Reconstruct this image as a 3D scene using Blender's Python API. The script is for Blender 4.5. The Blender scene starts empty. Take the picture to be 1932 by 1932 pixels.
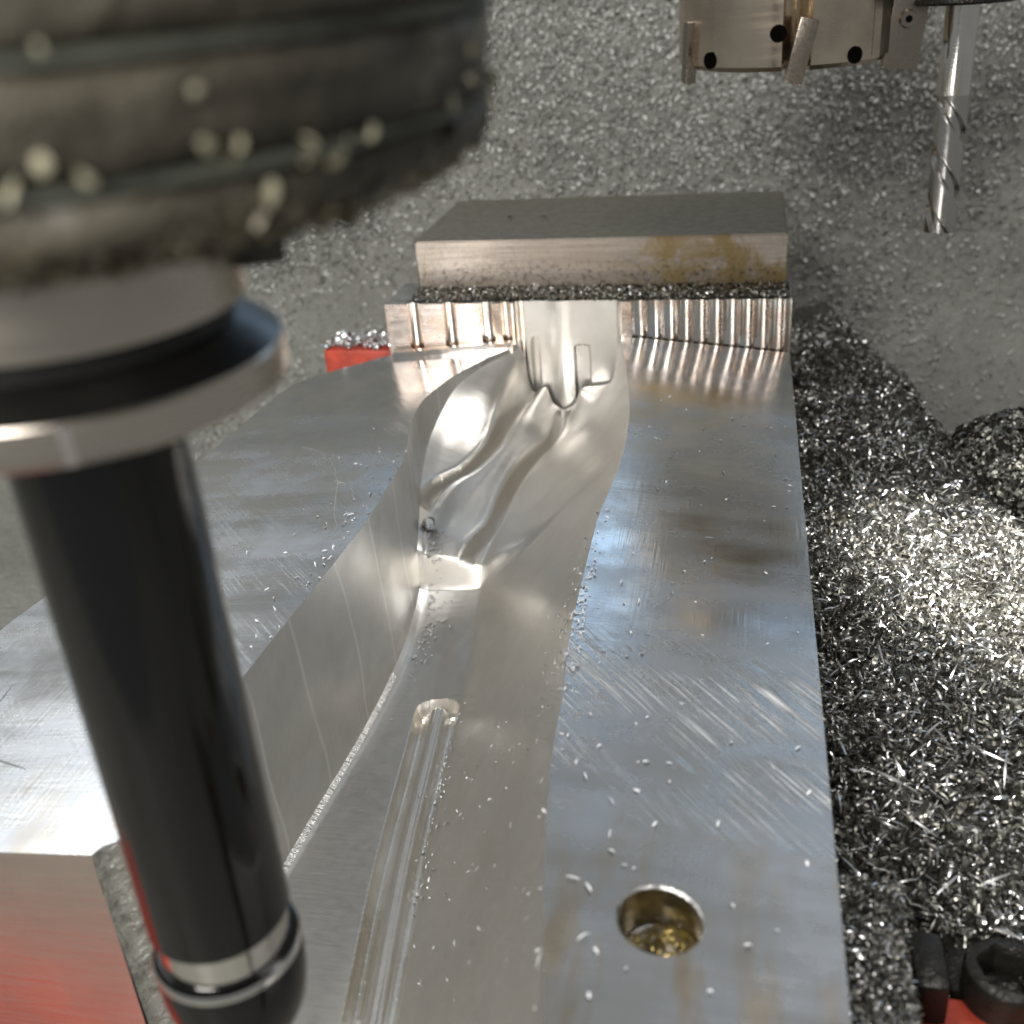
import bpy, bmesh, math, random
import numpy as np
from mathutils import Vector, Matrix

# ------------------------------------------------------------------ set-up
# All coordinates below are written in units of U = 0.2 m (the camera hangs one U above the block's parting face).
U = 0.2
random.seed(5)
rng = np.random.default_rng(7)
scene = bpy.context.scene
COL = scene.collection

# camera: phone held inside the machine, looking down the length of the block
cam_data = bpy.data.cameras.new('camera')
cam = bpy.data.objects.new('camera', cam_data)
COL.objects.link(cam)
cam.matrix_world = Matrix(((0.97888956, -0.02625374, 0.20269675, 0.0),
                           (0.19203285, 0.45773347, -0.86810337, 0.0),
                           (-0.06999012, 0.88870176, 0.45311209, U),
                           (0, 0, 0, 1)))
cam_data.sensor_width = 36
cam_data.lens = 36 * 2097.56 / 1932
cam_data.clip_start = 0.005
cam_data.clip_end = 50
cam_data.dof.use_dof = True
cam_data.dof.focus_distance = 2.15 * U
cam_data.dof.aperture_fstop = 12.5
scene.camera = cam

# world: the dull glow inside the machine
world = bpy.data.worlds.new('World')
scene.world = world
world.use_nodes = True
bg = world.node_tree.nodes['Background']
bg.inputs['Color'].default_value = (0.51, 0.52, 0.515, 1)
bg.inputs['Strength'].default_value = 0.27

def area(name, loc, target, sx, sy, power, color, spread=180):
    d = bpy.data.lights.new(name, 'AREA')
    d.shape = 'RECTANGLE'; d.size = sx * U; d.size_y = sy * U
    d.energy = power; d.color = color; d.spread = math.radians(spread)
    o = bpy.data.objects.new(name, d); COL.objects.link(o)
    o.location = Vector(loc) * U
    v = (Vector(target) - Vector(loc)).normalized()
    o.rotation_euler = v.to_track_quat('-Z', 'Y').to_euler()
    return o
# work lamp up on the left, daylight from the opening behind, shop light behind the camera
area('work_lamp', (-4.3, 4.3, 4.3), (-0.4, 2.0, 0), 2.6, 2.6, 1.5, (0.93, 0.97, 1.0))
area('window_light', (0.2, 6.4, 2.5), (0, 1.8, 0), 6.4, 1.2, 0.80, (0.44, 0.70, 1.0))
area('shop_light', (-1.6, -2.8, 2.6), (-0.4, 2.8, 0.1), 1.9, 1.9, 7.5, (1.0, 0.98, 0.95))
area('added_overhead_fill', (1.6, 2.0, 6.0), (-0.1, 1.8, 0), 2.6, 2.2, 3.0, (1.0, 0.98, 0.96))  # unseen overhead panel, added so the scuffs and chips catch light
def spot(name, loc, target, power, deg, blend, radius, color):
    d = bpy.data.lights.new(name, 'SPOT')
    d.energy = power; d.spot_size = math.radians(deg); d.spot_blend = blend; d.shadow_soft_size = radius * U; d.color = color
    o = bpy.data.objects.new(name, d); COL.objects.link(o)
    o.location = Vector(loc) * U
    o.rotation_euler = (Vector(target) - Vector(loc)).to_track_quat('-Z', 'Y').to_euler()
# unseen spot added past the block to make the bright patch on the chips
spot('added_chip_spot', (1.45, 0.0, 1.5), (.47, 2.10, -.24), 190.0, 9.6, .7, .08, (1.0, .97, .95))

vs = scene.view_settings
vs.view_transform = 'Standard'; vs.look = 'None'; vs.exposure = 0.72; vs.gamma = 1.0
vs.use_curve_mapping = False
scene.cycles.use_denoising = True
scene.cycles.max_bounces = 8
scene.cycles.glossy_bounces = 5
scene.cycles.caustics_reflective = False
scene.cycles.caustics_refractive = False
scene.cycles.sample_clamp_indirect = 4.0

# ------------------------------------------------------------------ helpers
def tag(o, label=None, cat=None, group=None, kind=None):
    if label: o['label'] = label
    if cat: o['category'] = cat
    if group: o['group'] = group
    if kind: o['kind'] = kind
    return o

def empty(name, loc=(0, 0, 0)):
    o = bpy.data.objects.new(name, None)
    o.empty_display_size = 0.02
    o.location = Vector(loc) * U
    COL.objects.link(o)
    return o

def mesh_obj(name, verts, faces, mats, parent=None, smooth=True, angle=35, mat_idx=None, local=(0, 0, 0)):
    """verts in U units, in world space; local = parent's base (U)"""
    v = (np.asarray(verts, float).reshape(-1, 3) - np.array(local)) * U
    me = bpy.data.meshes.new(name)
    me.from_pydata(v.tolist(), [], [list(map(int, f)) for f in faces])
    if not isinstance(mats, (list, tuple)): mats = [mats]
    for m in mats: me.materials.append(m)
    if mat_idx is not None:
        me.polygons.foreach_set('material_index', np.asarray(mat_idx, np.int32))
    me.validate()
    if smooth:
        me.polygons.foreach_set('use_smooth', np.ones(len(me.polygons), bool))
        if angle < 180: me.set_sharp_from_angle(angle=math.radians(angle))
    me.update()
    o = bpy.data.objects.new(name, me)
    COL.objects.link(o)
    if parent: o.parent = parent
    return o

def bm_obj(name, bm, mat, parent=None, smooth=True, angle=35, local=(0, 0, 0)):
    bmesh.ops.recalc_face_normals(bm, faces=bm.faces)
    bm.verts.index_update()
    vs_ = [v.co[:] for v in bm.verts]; fs = [[v.index for v in f.verts] for f in bm.faces]
    bm.free()
    return mesh_obj(name, vs_, fs, mat, parent, smooth, angle, local=local)

def box_bm(x0, x1, y0, y1, z0, z1, bev=0.0, seg=2, bm=None):
    own = bmesh.new()
    bmesh.ops.create_cube(own, size=1)
    for v in own.verts:
        v.co = Vector((x0 + (v.co.x + .5) * (x1 - x0), y0 + (v.co.y + .5) * (y1 - y0), z0 + (v.co.z + .5) * (z1 - z0)))
    if bev: bmesh.ops.bevel(own, geom=own.edges[:], offset=bev, segments=seg, affect='EDGES', profile=0.6)
    return own

def lathe(profile, cx, cy, n=96, closed_ends=True):
    """profile: list of (r, z)"""
    a = np.linspace(0, 2 * math.pi, n, endpoint=False)
    verts = []; faces = []
    for r, z in profile:
        verts += [(cx + r * math.cos(t), cy + r * math.sin(t), z) for t in a]
    m = len(profile)
    for i in range(m - 1):
        for j in range(n):
            k = (j + 1) % n
            faces.append((i * n + j, i * n + k, (i + 1) * n + k, (i + 1) * n + j))
    if closed_ends:
        faces.append(tuple(range(n - 1, -1, -1)) if profile[0][1] < profile[-1][1] else tuple(range(n)))
        b = (m - 1) * n
        faces.append(tuple(range(b, b + n)))
    return verts, faces

def fix_normals(o):
    bm = bmesh.new(); bm.from_mesh(o.data)
    bmesh.ops.recalc_face_normals(bm, faces=bm.faces)
    bm.to_mesh(o.data); bm.free()
    return o

def pchip(x, y, xq):
    x = np.asarray(x, float); y = np.asarray(y, float); xq = np.asarray(xq, float)
    h = np.diff(x); d = np.diff(y) / h
    m = np.zeros_like(y)
    for i in range(1, len(x) - 1):
        if d[i - 1] * d[i] > 0:
            w1 = 2 * h[i] + h[i - 1]; w2 = h[i] + 2 * h[i - 1]
            m[i] = (w1 + w2) / (w1 / d[i - 1] + w2 / d[i])
    m[0] = d[0]; m[-1] = d[-1]
    i = np.clip(np.searchsorted(x, xq) - 1, 0, len(x) - 2)
    t = np.clip((xq - x[i]) / h[i], 0, 1)
    return ((2*t**3 - 3*t**2 + 1) * y[i] + (t**3 - 2*t**2 + t) * h[i] * m[i]
            + (-2*t**3 + 3*t**2) * y[i+1] + (t**3 - t**2) * h[i] * m[i+1])

def vnoise(x, y, seed=0):
    """smooth value noise on numpy arrays"""
    x = np.asarray(x, float); y = np.asarray(y, float)
    xi = np.floor(x).astype(int); yi = np.floor(y).astype(int); xf = x - xi; yf = y - yi
    def hsh(a, b):
        n = (a * 374761393 + b * 668265263 + seed * 982451653) & 0x7fffffff
        n = ((n ^ (n >> 13)) * 1274126177) & 0x7fffffff
        return ((n ^ (n >> 16)) & 0xffff) / 65535.0
    sx = xf*xf*(3-2*xf); sy = yf*yf*(3-2*yf)
    return (hsh(xi, yi)*(1-sx)+hsh(xi+1, yi)*sx)*(1-sy) + (hsh(xi, yi+1)*(1-sx)+hsh(xi+1, yi+1)*sx)*sy

def fbm(x, y, seed=0, o=3):
    s = 0; a = .5
    for k in range(o):
        s = s + a * (vnoise(x * 2**k, y * 2**k, seed + k) - .5); a *= .5
    return s

# ------------------------------------------------------------------ materials
class NT:
    def __init__(s, name, loc=(0, 0, 0)):
        s.m = bpy.data.materials.new(name); s.m.use_nodes = True
        s.t = s.m.node_tree; s.b = s.t.nodes['Principled BSDF']
        c = s.t.nodes.new('ShaderNodeTexCoord'); s.obj = s.map(c.outputs['Object'], (1/U,)*3, loc=loc)
    def n(s, kind, **kw):
        x = s.t.nodes.new(kind)
        for k, v in kw.items(): setattr(x, k, v)
        return x
    def l(s, a, b): s.t.links.new(a, b)
    def map(s, vec, scale=(1, 1, 1), rot=(0, 0, 0), loc=(0, 0, 0)):
        x = s.n('ShaderNodeMapping'); s.l(vec, x.inputs['Vector'])
        x.inputs['Scale'].default_value = scale; x.inputs['Rotation'].default_value = rot; x.inputs['Location'].default_value = loc
        return x.outputs[0]
    def noise(s, vec, scale, detail=3, rough=.55, dist=0):
        x = s.n('ShaderNodeTexNoise'); s.l(vec, x.inputs['Vector'])
        x.inputs['Scale'].default_value = scale; x.inputs['Detail'].default_value = detail
        x.inputs['Roughness'].default_value = rough; x.inputs['Distortion'].default_value = dist
        return x.outputs['Fac']
    def ramp(s, fac, a, b, lo=0.0, hi=1.0):
        x = s.n('ShaderNodeMapRange', interpolation_type='SMOOTHSTEP'); s.l(fac, x.inputs['Value'])
        for k, v in zip(('From Min', 'From Max', 'To Min', 'To Max'), (a, b, lo, hi)): x.inputs[k].default_value = v
        return x.outputs[0]
    def math(s, op, a, b=None):
        x = s.n('ShaderNodeMath', operation=op)
        for i, v in enumerate((a, b)):
            if v is None: continue
            if isinstance(v, (int, float)): x.inputs[i].default_value = v
            else: s.l(v, x.inputs[i])
        return x.outputs[0]
    def mix(s, fac, a, b):
        x = s.n('ShaderNodeMix', data_type='RGBA')
        if isinstance(fac, (int, float)): x.inputs[0].default_value = fac
        else: s.l(fac, x.inputs[0])
        for i, v in ((6, a), (7, b)):
            if isinstance(v, tuple): x.inputs[i].default_value = (*v, 1) if len(v) == 3 else v
            else: s.l(v, x.inputs[i])
        return x.outputs[2]
    def bump(s, h, strength, dist, prev=None):
        x = s.n('ShaderNodeBump'); s.l(h, x.inputs['Height'])
        x.inputs['Strength'].default_value = strength; x.inputs['Distance'].default_value = dist * U
        if prev is not None: s.l(prev, x.inputs['Normal'])
        return x.outputs[0]
    def sep(s, vec):
        x = s.n('ShaderNodeSeparateXYZ'); s.l(vec, x.inputs[0]); return x.outputs
    def set(s, **kw):
        for k, v in kw.items():
            i = s.b.inputs[k.replace('_', ' ')]
            if hasattr(v, 'is_linked') or isinstance(v, bpy.types.NodeSocket): s.l(v, i)
            elif isinstance(v, tuple) and len(v) == 3: i.default_value = (*v, 1)
            else: i.default_value = v
        return s

def metal(name, col, rough, rvar=0.08, dirty=None, dscale=6, grain=(120, 6, 120), gstr=0.15, spots=0):
    t = NT(name)
    g = t.noise(t.map(t.obj, grain), 1.0, 3)
    f = t.noise(t.obj, dscale, 4)
    c = t.mix(t.ramp(f, .35, .7), col, dirty or tuple(k * .85 for k in col))
    t.set(Base_Color=c, Metallic=1.0, Roughness=t.math('ADD', t.ramp(f, .3, .7, rough - rvar, rough + rvar), t.ramp(g, .3, .7, -.04, .04)),
          Normal=t.bump(g, gstr, .004))
    return t.m

def mat_top():
    """faced aluminium: cutter sweeps, fine lengthways grain, scuffed patches, film tinted like a warm reflection"""
    t = NT('milled_aluminium_face', (-.6, 1.8, -.8))
    x, y, z = t.sep(t.obj)
    wob = t.noise(t.obj, 2.2, 2)
    # broad cutter sweeps across the face
    sw = t.noise(t.map(t.obj, (.9, 7.0, 1), rot=(0, 0, .12)), 1.3, 3, .5, .25)
    fine = t.noise(t.map(t.obj, (26, 220, 30), rot=(0, 0, .06)), 1.0, 3)
    leng = t.noise(t.map(t.obj, (200, 9, 30), rot=(0, 0, .08)), 1.0, 3)
    cloud = t.noise(t.obj, 9, 4, .6)
    # scuffs: diagonal scratch bundles inside soft patches
    dg = t.map(t.obj, (1, 1, 1), rot=(0, 0, math.radians(-42)))
    scr = t.noise(t.map(dg, (170, 4.5, 1)), 1.0, 4, .6)
    patch = t.noise(t.map(t.obj, (1, 2.0, 1)), 3.4, 2, .5, .6)
    rowband = t.math('MULTIPLY', t.ramp(t.math('ABSOLUTE', t.math('SUBTRACT', y, 1.32)), .10, .24, 1, 0), t.ramp(x, -.45, -.25, 0, 1))
    leftband = t.ramp(x, -.85, -.70, 1, 0)
    zone = t.math('MAXIMUM', rowband, t.math('MULTIPLY', leftband, .06))
    pm = t.math('MULTIPLY', t.math('MULTIPLY', t.ramp(patch, .36, .66), t.ramp(scr, .48, .66)), zone)
    # film streaks near the hole, warm tint painted in for reflected light
    film = t.math('MULTIPLY', t.ramp(t.noise(t.map(t.obj, (14, 3.2, 1), rot=(0, 0, -.35)), 1.0, 3, .6), .45, .68), t.ramp(y, 1.25, .85, 0, 1.0))
    base = t.mix(t.ramp(cloud, .35, .65), (.82, .82, .815), (.66, .685, .72))
    base = t.mix(film, base, (.68, .575, .45))
    base = t.mix(pm, base, (.95, .95, .95))
    r = t.math('ADD', t.ramp(sw, .3, .7, .19, .28), t.ramp(cloud, .3, .7, -.05, .07))
    r = t.math('ADD', r, t.math('MULTIPLY', pm, .40))
    r = t.math('SUBTRACT', r, t.ramp(y, 2.25, 2.75, 0, .10))
    b = t.bump(sw, .05, .02)
    b = t.bump(fine, .06, .004, b)
    b = t.bump(leng, .06, .004, b)
    b = t.bump(t.math('MULTIPLY', pm, scr), .8, .006, b)
    t.set(Base_Color=base, Metallic=1.0, Roughness=r, Normal=b, Anisotropic=.35)
    return t.m

def mat_cavity():
    t = NT('polished_aluminium_cavity', (-.6, 1.8, -.8))
    a = t.noise(t.map(t.obj, (10, 90, 10), rot=(0, 0, -.4)), 1.0, 3)
    f = t.noise(t.obj, 5, 3)
    k = t.noise(t.obj, 60, 3)
    c = t.mix(t.ramp(f, .35, .7), (.78, .76, .73), (.70, .67, .62))
    t.set(Base_Color=c, Metallic=1.0, Roughness=t.math('ADD', t.ramp(f, .3, .7, .31, .40), t.ramp(k, .3, .7, -.02, .03)),
          Normal=t.bump(a, .14, .004))
    return t.m

def mat_wall():
    t = NT('side_milled_aluminium_wall', (-.6, 1.8, -.8))
    a = t.noise(t.map(t.obj, (20, 150, 4)), 1.0, 3)
    f = t.noise(t.obj, 6, 4)
    # vertical cutter lines every so often
    w = t.n('ShaderNodeTexWave', wave_type='BANDS', bands_direction='Y'); t.l(t.obj, w.inputs['Vector'])
    w.inputs['Scale'].default_value = 1.7; w.inputs['Distortion'].default_value = 2.5
    ln = t.ramp(w.outputs['Fac'], .990, 1.0, 0, .28)
    c = t.mix(ln, t.mix(t.ramp(f, .35, .7), (.56, .555, .54), (.47, .465, .445)), (.95, .95, .95))
    t.set(Base_Color=c, Metallic=1.0, Roughness=t.ramp(f, .3, .7, .36, .48), Normal=t.bump(a, .12, .005))
    return t.m

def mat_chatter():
    t = NT('chattered_fillet_and_lip_highlight', (-.6, 1.8, -.8))
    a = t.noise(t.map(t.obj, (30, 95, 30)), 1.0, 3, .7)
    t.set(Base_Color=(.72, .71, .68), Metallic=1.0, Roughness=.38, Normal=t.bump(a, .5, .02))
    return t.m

def mat_dark_rough():
    t = NT('dark_rough_aluminium', (-.6, 1.8, -.8))
    a = t.noise(t.map(t.obj, (30, 30, 40)), 1.0, 4, .7)
    t.set(Base_Color=t.mix(t.ramp(a, .4, .7), (.34, .34, .31), (.16, .16, .14)), Metallic=.9, Roughness=.55, Normal=t.bump(a, .8, .02))
    return t.m

def mat_chip(name, a, b, rough=.3):
    t = NT(name)
    g = t.n('ShaderNodeNewGeometry')
    c = t.mix(g.outputs['Random Per Island'], a, b)
    t.set(Base_Color=c, Metallic=1.0, Roughness=rough)
    return t.m

def mat_sheet():
    t = NT('coolant_stained_grey_sheet')
    f = t.noise(t.obj, 1.6, 4, .6)
    k = t.noise(t.obj, 26, 4, .65)
    s = t.noise(t.map(t.obj, (5, 5, .8)), 1.5, 3)
    c = t.mix(t.ramp(f, .3, .7), (.30, .297, .262), (.205, .203, .178))
    c = t.mix(t.ramp(k, .5, .72, 0, .4), c, (.12, .12, .10))
    c = t.mix(t.ramp(s, .6, .75, 0, .25), c, (.38, .37, .32))
    t.set(Base_Color=c, Roughness=t.ramp(f, .3, .7, .35, .6), Normal=t.bump(k, .6, .035))
    return t.m

def mat_grime():
    t = NT('grimy_black_spindle_paint')
    f = t.noise(t.map(t.obj, (2, 2, 9)), 2.0, 4, .6)
    k = t.noise(t.obj, 14, 4, .65, .3)
    c = t.mix(t.ramp(f, .35, .65), (.042, .036, .025), (.10, .086, .062))
    c = t.mix(t.ramp(k, .55, .7, 0, .9), c, (.20, .18, .135))
    t.set(Base_Color=c, Roughness=t.ramp(k, .3, .7, .4, .75), Normal=t.bump(k, .35, .03))
    return t.m

def plain(name, col, rough=.5, metallic=0.0, nscale=20, bump=.2, dark=.6, spec=None):
    t = NT(name)
    k = t.noise(t.obj, nscale, 4, .6)
    c = t.mix(t.ramp(k, .35, .7), col, tuple(v * dark for v in col))
    t.set(Base_Color=c, Roughness=t.ramp(k, .3, .7, max(.02, rough - .07), rough + .07), Metallic=metallic, Normal=t.bump(k, bump, .01))
    return t.m

def mat_jaw():
    t = NT('ground_steel_jaw', (-.4, 3.4, -.95))
    x, y, z = t.sep(t.obj)
    g = t.noise(t.map(t.obj, (6, 120, 120)), 1.0, 3)
    st = t.noise(t.map(t.obj, (9, 9, 9)), 1.0, 5, .7, .6)
    fine = t.noise(t.obj, 70, 4, .7)
    c = t.mix(t.ramp(g, .3, .7), (.47, .405, .35), (.38, .325, .28))
    rust = t.math('MULTIPLY', t.ramp(st, .40, .60), t.ramp(x, -.42, -.25, .12, 1))
    c = t.mix(t.math('MULTIPLY', rust, .9), c, (.33, .24, .10))
    c = t.mix(t.math('MULTIPLY', t.ramp(fine, .50, .66, 0, .8), t.ramp(z, .21, .13, .15, 1)), c, (.10, .09, .075))
    t.set(Base_Color=c, Metallic=.85, Roughness=t.math('ADD', t.ramp(g, .3, .7, .32, .44), t.math('MULTIPLY', rust, .2)), Normal=t.bump(fine, .2, .008))
    return t.m

def mat_oil():
    t = NT('amber_cutting_oil')
    k = t.noise(t.obj, 60, 4, .6)
    c = t.mix(t.ramp(k, .35, .65), (.060, .038, .004), (.22, .15, .02))
    t.set(Base_Color=c, Roughness=.06, Normal=t.bump(k, .5, .01), Coat_Weight=1.0, Coat_Roughness=.03)
    return t.m

def mat_runner():
    t = NT('chattered_runner_side', (-.6, 1.8, -.8))
    a = t.noise(t.map(t.obj, (25, 85, 25)), 1.0, 3, .6)
    f = t.noise(t.obj, 7, 3)
    t.set(Base_Color=t.mix(t.ramp(f, .35, .65), (.80, .78, .74), (.68, .64, .58)), Metallic=1.0, Roughness=.32, Normal=t.bump(a, .16, .02))
    return t.m
def mat_hole():
    t = NT('painted_hole_shade')
    t.set(Base_Color=t.mix(t.noise(t.obj, 40), (.002, .002, .002), (.006, .005, .004)), Roughness=.9)
    t.b.inputs['Specular IOR Level'].default_value = 0.0
    return t.m
def mat_black():
    t = NT('black_oxide_steel')
    k = t.noise(t.map(t.obj, (30, 30, 5)), 1.0, 4, .6)
    sm = t.noise(t.obj, 9, 4, .7)
    t.set(Base_Color=(.0022, .0021, .0023), Roughness=t.math('ADD', t.ramp(k, .3, .7, .08, .12), t.ramp(sm, .52, .72, 0, .09)), Normal=t.bump(k, .015, .004))
    return t.m
M = dict(runner=mat_runner(), top=mat_top(), cav=mat_cavity(), wall=mat_wall(), chat=mat_chatter(), roughdark=mat_dark_rough(), sheet=mat_sheet(), grime=mat_grime(),
         jaw=mat_jaw(), oil=mat_oil(),
         front=metal('faced_aluminium_end', (.66, .63, .57), .34, .05, grain=(8, 8, 150), gstr=.12),
         flute=metal('fluted_aluminium_step', (.90, .88, .84), .17, .05, dirty=(.70, .55, .45), dscale=12, grain=(60, 60, 8), gstr=.08),
         ledge=plain('dusty_aluminium_ledge', (.35, .34, .32), .5, .7),
         chipA=mat_chip('bright_aluminium_chip', (.92, .92, .93), (.70, .69, .66), .28),
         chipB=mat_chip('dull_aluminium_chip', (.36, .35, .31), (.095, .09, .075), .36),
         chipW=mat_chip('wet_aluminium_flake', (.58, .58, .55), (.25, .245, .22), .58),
         speck=plain('glint_white_speck', (.90, .90, .91), .45, .15, 40, .1, .95),  # white in the colour stands for the light loose chips catch
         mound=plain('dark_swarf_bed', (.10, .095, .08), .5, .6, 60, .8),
         black=mat_black(),
         steel=metal('bright_turned_steel', (.72, .70, .66), .13, .03, grain=(4, 4, 160), gstr=.06),
         flange=metal('satin_tool_flange_steel', (.56, .50, .43), .30, .05, grain=(4, 4, 120), gstr=.08),
         groove=plain('blackened_flange_groove', (.02, .019, .017), .35, .3),
         red=plain('red_vise_paint', (.70, .095, .055), .45, 0, 16, .3, .6),
         mill=metal('nickel_plated_cutter_body', (.66, .56, .44), .22, .06, dirty=(.46, .39, .31), dscale=7, grain=(6, 6, 60), gstr=.1),
         milldark=metal('dark_cutter_gullet', (.20, .17, .13), .38, .05),
         insert=metal('coated_carbide_insert', (.36, .31, .26), .28, .04),
         hole=mat_hole(),
         carbide=metal('ground_carbide_tool', (.50, .48, .455), .24, .06, grain=(40, 40, 40), gstr=.1),
         oily=plain('oily_black_steel', (.035, .032, .026), .28, .5, 40, .5),
         castiron=plain('oily_grey_jaw_top', (.13, .12, .10), .45, .6, 70, .6))

# ------------------------------------------------------------------ machine enclosure (the sheet behind and below)
FLOOR_Z = -0.95
def sheet_point(s):
    """cross-section of the enclosure: floor, cove, leaning back wall; s in 0..1"""
    prof = [(-1.0, FLOOR_Z), (1.5, FLOOR_Z), (3.3, FLOOR_Z), (3.9, -.88), (4.3, -.66), (4.5, -.35), (4.58, 0.0), (4.7, .7), (4.85, 1.5)]
    d = [0]
    for a, b in zip(prof, prof[1:]): d.append(d[-1] + math.hypot(b[0]-a[0], b[1]-a[1]))
    q = np.asarray(s) * d[-1]
    return pchip(d, [p[0] for p in prof], q), pchip(d, [p[1] for p in prof], q)
ns, nx = 70, 40
S = np.linspace(0, 1, ns); yy, zz = sheet_point(S); xx = np.linspace(-5.0, 2.6, nx)
verts = [(x, y, z) for y, z in zip(yy, zz) for x in xx]
faces = [(i*nx+j, i*nx+j+1, (i+1)*nx+j+1, (i+1)*nx+j) for i in range(ns-1) for j in range(nx-1)]
sheet = mesh_obj('machine_enclosure', verts, faces, M['sheet'], angle=180)
tag(sheet, 'grey coolant-stained sheet metal enclosure behind the block', 'enclosure', kind='structure')

# ------------------------------------------------------------------ chips
def chips(pos, nrm, length, width, curl, tilt, seg=3, thick=False):
    """bent ribbon chips; all arguments are arrays over n chips. returns verts, faces"""
    n = len(pos)
    pos = np.asarray(pos, float); nrm = np.asarray(nrm, float)
    nrm = nrm + rng.normal(0, 1, (n, 3)) * np.asarray(tilt)[:, None] if np.ndim(tilt) else nrm + rng.normal(0, 1, (n, 3)) * tilt
    nrm /= np.linalg.norm(nrm, axis=1)[:, None]
    t = rng.normal(0, 1, (n, 3)); t -= (t * nrm).sum(1)[:, None] * nrm; t /= np.linalg.norm(t, axis=1)[:, None]
    b = np.cross(nrm, t)
    ang = np.asarray(curl)                       # total bend angle
    s = np.linspace(-.5, .5, seg + 1)
    V = np.zeros((n, seg + 1, 2, 3))
    tw = rng.normal(0, .5, n)
    for k, u in enumerate(s):
        th = ang * u
        R = length / np.maximum(ang, .05)
        ct = R * np.sin(th); cn = R * (np.cos(th) - np.cos(ang * .5))
        c = pos + t * ct[:, None] + nrm * cn[:, None]
        w = width * (1 - .55 * (2 * abs(u))**2) * .5
        rot = tw * u
        d = b * np.cos(rot)[:, None] + nrm * np.sin(rot)[:, None]
        V[:, k, 0] = c - d * w[:, None]; V[:, k, 1] = c + d * w[:, None]
    verts = V.reshape(-1, 3)
    base = (np.arange(n) * (seg + 1) * 2)[:, None]
    F = []
    for k in range(seg):
        F.append(np.concatenate([base + 2*k, base + 2*k+1, base + 2*k+3, base + 2*k+2], 1))
    return verts, np.concatenate(F, 0)

def chip_mesh(name, sets, mats, parent=None):
    vs_ = []; fs = []; mi = []; off = 0
    for (v, f), k in sets:
        vs_.append(v); fs.append(np.asarray(f) + off); mi += [k] * len(f); off += len(v)
    return mesh_obj(name, np.concatenate(vs_), np.concatenate(fs).tolist(), mats, parent, angle=180, mat_idx=mi)

# wet chips stuck on the enclosure
n = 56000
s_ = rng.uniform(.62, .97, n); x_ = rng.uniform(-2.6, 1.35, n)
yy_, zz_ = sheet_point(s_)
dens = np.clip(.38 + .62 * np.clip((zz_ + .25) / .7, 0, 1) + fbm(x_ * 2.5, zz_ * 2.5, 3) * 1.1, .06, 1)
dens *= np.where((x_ > .75) & (zz_ < .2), .6, 1)
keep = rng.uniform(0, 1, n) < dens
s_, x_, yy_, zz_ = s_[keep], x_[keep], yy_[keep], zz_[keep]
y2, z2 = sheet_point(np.clip(s_ + .002, 0, 1))
ty, tz = y2 - yy_, z2 - zz_
L = np.hypot(ty, tz); nr = np.stack([np.zeros_like(ty), -tz / L, ty / L], 1)
k = len(x_)
pos = np.stack([x_, yy_, zz_], 1) + nr * rng.uniform(.002, .012, k)[:, None]
st = chip_mesh('stuck_chips', [(chips(pos, nr, rng.uniform(.010, .032, k), rng.uniform(.0045, .013, k), rng.uniform(.3, 2.6, k), .40), 0)], [M['chipW']])
tag(st, 'fine wet metal chips stuck all over the grey back sheet', 'metal chips', kind='stuff')

# ------------------------------------------------------------------ the aluminium block
BX, BY = -0.6, 1.8
block = tag(empty('aluminium_block', (BX, BY, -.8)), 'large machined aluminium block with a deep flowing cavity and drilled hole', 'metal block')
BL = (BX, BY, -.8)

def crown(x):
    x = np.asarray(x, float)
    return np.where(x > -.34, -.11 * (x + .34), np.where(x < -.62, -.022 - .08 * (-.62 - x), -.022 * (-.34 - x) / .28))

Y_A = [.97, .985, 1.0, 1.2, 1.416, 1.581, 1.774, 1.952, 2.189, 2.31, 2.444, 2.587, 2.736, 2.889, 3.007]
X_A = [-.838, -.832, -.813, -.803, -.792, -.780, -.765, -.757, -.762, -.781, -.810, -.822, -.795, -.726, -.640]
Y_C = [.55, .779, 1.028, 1.232, 1.331, 1.499, 1.685, 1.886, 2.103, 2.212, 2.421, 2.552, 2.732, 3.017]
X_C = [-.155, -.192, -.231, -.253, -.257, -.270, -.274, -.276, -.264, -.259, -.266, -.279, -.304, -.351]
def xa(y): return pchip(Y_A, X_A, y)
def xc(y): return pchip(Y_C, X_C, y)
def xr(y): return .117 + .008 * np.clip((3.0 - np.asarray(y)) / 1.5, 0, 2)
def xl(y): return pchip([.5, 1.0, 1.532, 1.685, 2.79, 3.014], [-1.385, -1.37, -1.364, -1.34, -1.274, -1.03], y)

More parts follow.
